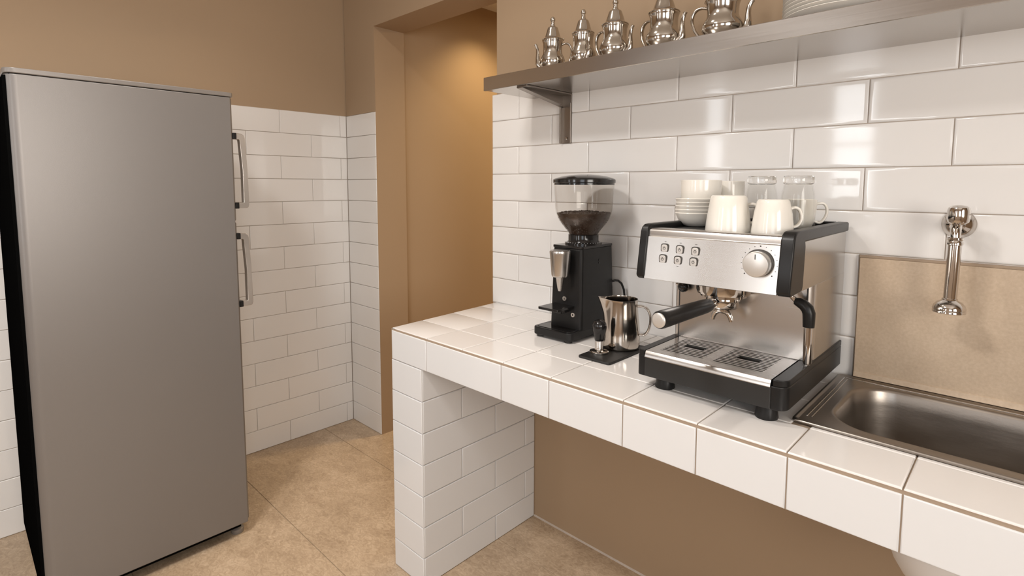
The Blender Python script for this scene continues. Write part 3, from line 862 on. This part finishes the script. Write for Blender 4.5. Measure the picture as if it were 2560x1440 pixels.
# head
MB().box(X0 + 0.002, X1, -0.352, YB_, 1.088, 1.1905).build('head_housing', STEEL, t, bev=0.002)
fy = lambda z: -0.3810 + (z - 1.0895) * 0.155      # the face leans back towards its top
prof = [(-0.345, 1.0895), (fy(1.0895) + 0.001, 1.0895), (fy(1.0905), 1.0905), (fy(1.1845), 1.1845), (fy(1.1845) + 0.001, 1.1855), (-0.3640, 1.1865), (-0.3632, 1.1885), (-0.3620, 1.1960), (-0.3600, 1.2000), (-0.3560, 1.2025), (-0.345, 1.2030), (-0.325, 1.2030), (-0.325, 1.19), (-0.345, 1.19)]
fp = MB().prism(prof, 'x', 0.8855, 1.1695).build('front_panel', STEEL, t, angle=25)
for (xa, xb, nm) in ((0.8660, 0.8860, 'left'), (1.1690, 1.1950, 'right')):
    pr = [(-0.383, 1.0925), (-0.3845, 1.098), (-0.3685, 1.196), (-0.363, 1.206), (-0.353, 1.2115), (-0.335, 1.2125), (YB_, 1.2125), (YB_, 1.1905), (-0.300, 1.1885), (-0.297, 1.180), (-0.303, 1.100), (-0.309, 1.0905), (-0.376, 1.0885)]
    MB().prism(pr, 'x', xa, xb).build('side_cheek', BLACK, t, bev=0.004, seg=3)
MB().box(0.886, 1.169, 0.022, YB_, 1.19, 1.2125).build('rear_rail', BLACK, t, bev=0.003)
MB().box(0.884, 1.171, -0.326, 0.024, 1.188, 1.1985).build('cup_tray', BLACK, t, bev=0.001)
# buttons
dc0, dc1 = 1.1325, 1.1470
for (bxp, bzp) in ((0.9293, 1.1612), (0.9654, 1.1603), (1.0009, 1.1595), (0.9275, 1.1372), (0.9632, 1.1370), (0.9990, 1.1368)):
    rim = [(x, z) for x, z, _ in rrect(bxp - 0.0093, bxp + 0.0093, bzp - 0.0103, bzp + 0.0103, 0.006, 0, 5)]
    top = [(x, z) for x, z, _ in rrect(bxp - 0.0070, bxp + 0.0070, bzp - 0.0080, bzp + 0.0080, 0.0045, 0, 5)]
    yb = fy(bzp)
    b = MB().prism(rim, 'y', yb - 0.0012, yb + 0.001).build('button', INK, fp)
    MB().prism(top, 'y', yb - 0.0034, yb - 0.001).build('button_cap', CAP, b, bev=0.0008)
    MB().lathe([(0.0032, 0), (0.0032, -0.0004), (0.0024, -0.0004), (0.0024, 0)], (bxp, yb - 0.0034, bzp), 16, 'y').box(bxp - 0.0004, bxp + 0.0004, yb - 0.0038, yb - 0.0034, bzp, bzp + 0.004).build('button_icon', INK, b)
for (xx, zz) in ((0.9293, 1.1752), (0.9654, 1.1745), (1.0009, 1.1737), (0.9634, 1.1236)):
    MB().box(xx - 0.0022, xx + 0.0022, fy(zz) - 0.0005, fy(zz) + 0.001, zz, zz + 0.0008).build('button_label', INK, fp)
for i in range(15):
    a = R(-130 + i * 260 / 14)
    s_ = 0.0014 if i % 7 else 0.0024
    xx, zz = dc0 + 0.034 * math.sin(a), dc1 + 0.034 * math.cos(a)
    if 0.89 < xx < 1.167:
        MB().box(xx - s_ / 2, xx + s_ / 2, fy(zz) - 0.0004, fy(zz) + 0.001, zz - s_ / 2, zz + s_ / 2).build('dial_mark', INK, fp)
dc = (dc0, 0, dc1)
DY = fy(dc1) + 0.001
dl = MB().lathe([(0.0278, 0.0), (0.0285, -0.002), (0.0270, -0.004), (0.0255, -0.0045)], (dc[0], DY, dc[2]), 56, 'y', True, True).build('dial', INK, t)
mb = MB()
mb.lathe([(0.0250, -0.0035), (0.0250, -0.020), (0.0238, -0.0225), (0.0215, -0.0232), (0.0, -0.0232)], (dc[0], DY, dc[2]), 72, 'y', True)
mb.build('dial_knob', SATIN, dl, angle=30)
MB().box(dc[0] - 0.0008, dc[0] + 0.0008, DY - 0.0237, DY - 0.0228, dc[2] + 0.010, dc[2] + 0.020).build('dial_pointer', INK, dl)
# group head and portafilter
gx, gy = 1.014, -0.250
MB().lathe([(0.0585, 1.090), (0.0585, 1.062), (0.0570, 1.0555), (0.0500, 1.0535), (0.0500, 1.049), (0.046, 1.0475), (0.0, 1.0475)], (gx, gy, 0), 56, 'z').build('group_head', CHROME, t, angle=30)
pf = MB().lathe([(0.0, 1.050), (0.0365, 1.050), (0.0375, 1.048), (0.0375, 1.040), (0.0345, 1.038), (0.0335, 1.026), (0.0310, 1.022), (0.024, 1.020), (0.0, 1.019)], (gx, gy, 0), 48).build('portafilter', CHROME, t, angle=30)
hd0, hd1 = Vector((gx - 0.004, gy - 0.034, 1.0355)), Vector((gx - 0.018, gy - 0.262, 1.0350))
pth = [hd0.lerp(hd1, f) for f in (0, 0.06, 0.12, 0.16, 0.22, 0.4, 0.7, 0.93, 0.985, 1.0)]
MB().tube(pth[:4], [0.008, 0.008, 0.008, 0.008], 20).build('handle_neck', CHROME, pf)
MB().tube(pth[2:], [0.0135, 0.0150, 0.0158, 0.0162, 0.0172, 0.0182, 0.0180, 0.0165], 32).build('handle', BLACK, pf, angle=60)
dvec = (hd1 - hd0).normalized()
MB().tube([hd1 - dvec * 0.001, hd1 + dvec * 0.0015, hd1 + dvec * 0.0028, hd1 + dvec * 0.0034], [0.0152, 0.0152, 0.0140, 0.0105], 32).build('handle_cap', SATIN, pf, angle=50)
mb = MB()
mb.tube([(gx, gy, 1.022), (gx, gy, 1.012)], 0.009, 20)
for s_ in (-1, 1):
    mb.tube([(gx + s_ * x_, gy - 0.002, z_) for x_, z_ in ((0.0, 1.014), (0.008, 1.0135), (0.015, 1.009), (0.0195, 1.001), (0.0215, 0.9915))], [0.0062, 0.0065, 0.0062, 0.0056, 0.0046], 16)
mb.build('double_spout', CHROME, pf, angle=60)
# steam wand on the right, control knob on the left
wy = -0.232
MB().tube([(1.150, wy, 1.092), (1.151, wy, 1.074), (1.155, wy, 1.064), (1.162, wy, 1.057), (1.168, wy, 1.053)], 0.0055, 16).build('steam_pipe', CHROME, t, angle=60)
MB().tube([(1.161, wy, 1.0555), (1.168, wy, 1.0540), (1.178, wy, 1.0495), (1.1855, wy, 1.0425), (1.189, wy, 1.0330), (1.1895, wy, 1.018), (1.1895, wy, 1.004)], [0.0075, 0.0100, 0.0115, 0.0125, 0.0125, 0.0118, 0.0112], 20).build('wand_grip', BLACK, t, angle=60)
MB().tube([(1.1895, wy, 1.008), (1.1900, wy, 0.97), (1.1905, wy, 0.928), (1.1905, wy, 0.924)], [0.0092, 0.0090, 0.0086, 0.0070], 20).build('steam_wand', CHROME, t, angle=60)
MB().lathe([(0.0, -0.030), (0.009, -0.029), (0.0125, -0.024), (0.0130, -0.016), (0.0100, -0.008), (0.006, -0.004), (0.006, 0.002)], (0.9015, -0.199, 1.0500), 28, 'y', False, True).build('steam_knob', BLACKG, t, angle=60)
MB().tube([(0.876, -0.206, 1.053), (0.889, -0.206, 1.051)], 0.003, 10).build('knob_stem', CHROME, t)

# ------------------------------------------------------------------ crockery on the machine
CT = 1.1985


def cup(label, x, y, z, prof, hpath, hr, rotz=0, wall=0.003, inverted=False, group='white cups on top of the espresso machine', name='coffee_cup'):
    t = thing(name, label, 'cup', (x, y, z), group, rotz, True)
    H = prof[-1][1]
    out = prof + [(prof[-1][0] - wall * 0.5, H + 0.001), (prof[-1][0] - wall, H)] + [(max(0.001, r - wall), max(zz, 0.005)) for r, zz in prof[::-1][1:-1]] + [(0.0, 0.005)]
    fl = (lambda zz: H - zz) if inverted else (lambda zz: zz)
    MB().lathe([(r, fl(zz) + (0.001 if inverted else 0)) for r, zz in out], (0, 0, 0), 48).build('body', CERAMIC, t, angle=50)
    if hpath:
        MB().tube(spline([(a, 0, fl(b)) for a, b in hpath]), hr, 12, flat=(1.3, 0.8)).build('handle', CERAMIC, t, angle=60)
    return t


RGT = math.atan2(0.6913, 0.7225)
cup('larger upside-down white cup at the front of the espresso machine top, in the middle', 1.024, -0.262, CT,
    [(0.0, 0.0), (0.034, 0.0), (0.0365, 0.0015), (0.0385, 0.006), (0.0425, 0.030), (0.0460, 0.055), (0.0485, 0.0785)],
    [(0.038, 0.020), (0.050, 0.018), (0.060, 0.024), (0.0645, 0.036), (0.063, 0.048), (0.056, 0.057), (0.044, 0.060)], 0.0045, RGT - 0.35, inverted=True)
cup('smaller upside-down white cup at the right front corner of the espresso machine', 1.1215, -0.272, CT,
    [(0.0, 0.0), (0.028, 0.0), (0.030, 0.0015), (0.0320, 0.006), (0.0365, 0.028), (0.0395, 0.050), (0.0415, 0.0715)],
    [(0.032, 0.020), (0.042, 0.016), (0.052, 0.020), (0.0570, 0.032), (0.056, 0.044), (0.049, 0.054), (0.038, 0.058)], 0.0042, RGT - 0.1, inverted=True)
for k in range(5):
    z = CT + 0.0005 + k * 0.0088
    o = MB().lathe([(0.0, 0.0), (0.026, 0.0), (0.033, 0.003), (0.041, 0.010), (0.0475, 0.021), (0.0515, 0.0305), (0.0525, 0.0325), (0.0512, 0.0345), (0.0495, 0.0318), (0.045, 0.0215), (0.0385, 0.0115), (0.031, 0.0055), (0.024, 0.003), (0.0, 0.003)], (0.9085, -0.172, z), 48).build('saucer', CERAMIC, None, origin=(0.9085, -0.172, z), angle=50)
    nth = ['lowest', 'second lowest', 'middle', 'second from top', 'topmost'][k]
    tag(o, '%s deep white saucer of the stack on the left of the espresso machine' % nth, 'saucer', 'white saucers stacked on the espresso machine')
cup('straight white cup standing on the stack of saucers', 0.9145, -0.166, CT + 0.0005 + 4 * 0.0088 + 0.0262,
    [(0.0, 0.0), (0.042, 0.0), (0.0452, 0.0015), (0.0470, 0.006), (0.0480, 0.030), (0.0487, 0.052)],
    [(0.0465, 0.012), (0.058, 0.010), (0.066, 0.018), (0.067, 0.032), (0.060, 0.042), (0.0475, 0.044)], 0.0042, R(100))
cup('tall white mug behind the cup on the saucers', 0.948, -0.075, CT,
    [(0.0, 0.0), (0.032, 0.0), (0.035, 0.003), (0.0365, 0.02), (0.0370, 0.112)],
    [(0.036, 0.030), (0.052, 0.028), (0.060, 0.045), (0.060, 0.070), (0.052, 0.086), (0.036, 0.088)], 0.0045, R(110))
cup('white cup at the back right of the espresso machine, behind the drinking glasses', 1.1105, -0.062, CT,
    [(0.0, 0.0), (0.026, 0.0), (0.029, 0.003), (0.0345, 0.020), (0.0375, 0.045), (0.0385, 0.068)],
    [(0.033, 0.018), (0.046, 0.014), (0.056, 0.024), (0.0610, 0.040), (0.058, 0.054), (0.050, 0.060), (0.037, 0.058)], 0.0040, RGT - 0.25)


def tumbler(label, x, y):
    t = thing('drinking_glass', label, 'glass', (x, y, CT), 'upturned glasses on the espresso machine', 0, True)
    gl = [(0.0358, 0.0), (0.0365, 0.0008), (0.0362, 0.030), (0.0350, 0.060), (0.0328, 0.084), (0.0300, 0.0985), (0.0292, 0.1030),
          (0.0270, 0.1030), (0.0280, 0.0980), (0.0308, 0.083), (0.0330, 0.060), (0.0342, 0.030), (0.0345, 0.0)]
    MB().lathe(gl, (0, 0, 0), 48).build('body', GLASS, t, angle=50)
    MB().lathe([(0.0, 0.1035), (0.0255, 0.1035), (0.0290, 0.1045), (0.0312, 0.1075), (0.0318, 0.1120), (0.0314, 0.1190), (0.0296, 0.1225), (0.0265, 0.1232), (0.0225, 0.1205), (0.0, 0.1195)], (0, 0, 0), 48).build('thick_base', GLASSR, t, angle=60)


tumbler('upturned clear drinking glass behind the middle front cup', 1.0510, -0.140)
tumbler('upturned clear drinking glass behind the right front cup', 1.1330, -0.150)

# drop the helper property from every object
for o in SC.objects:
    if '_o' in o:
        del o['_o']
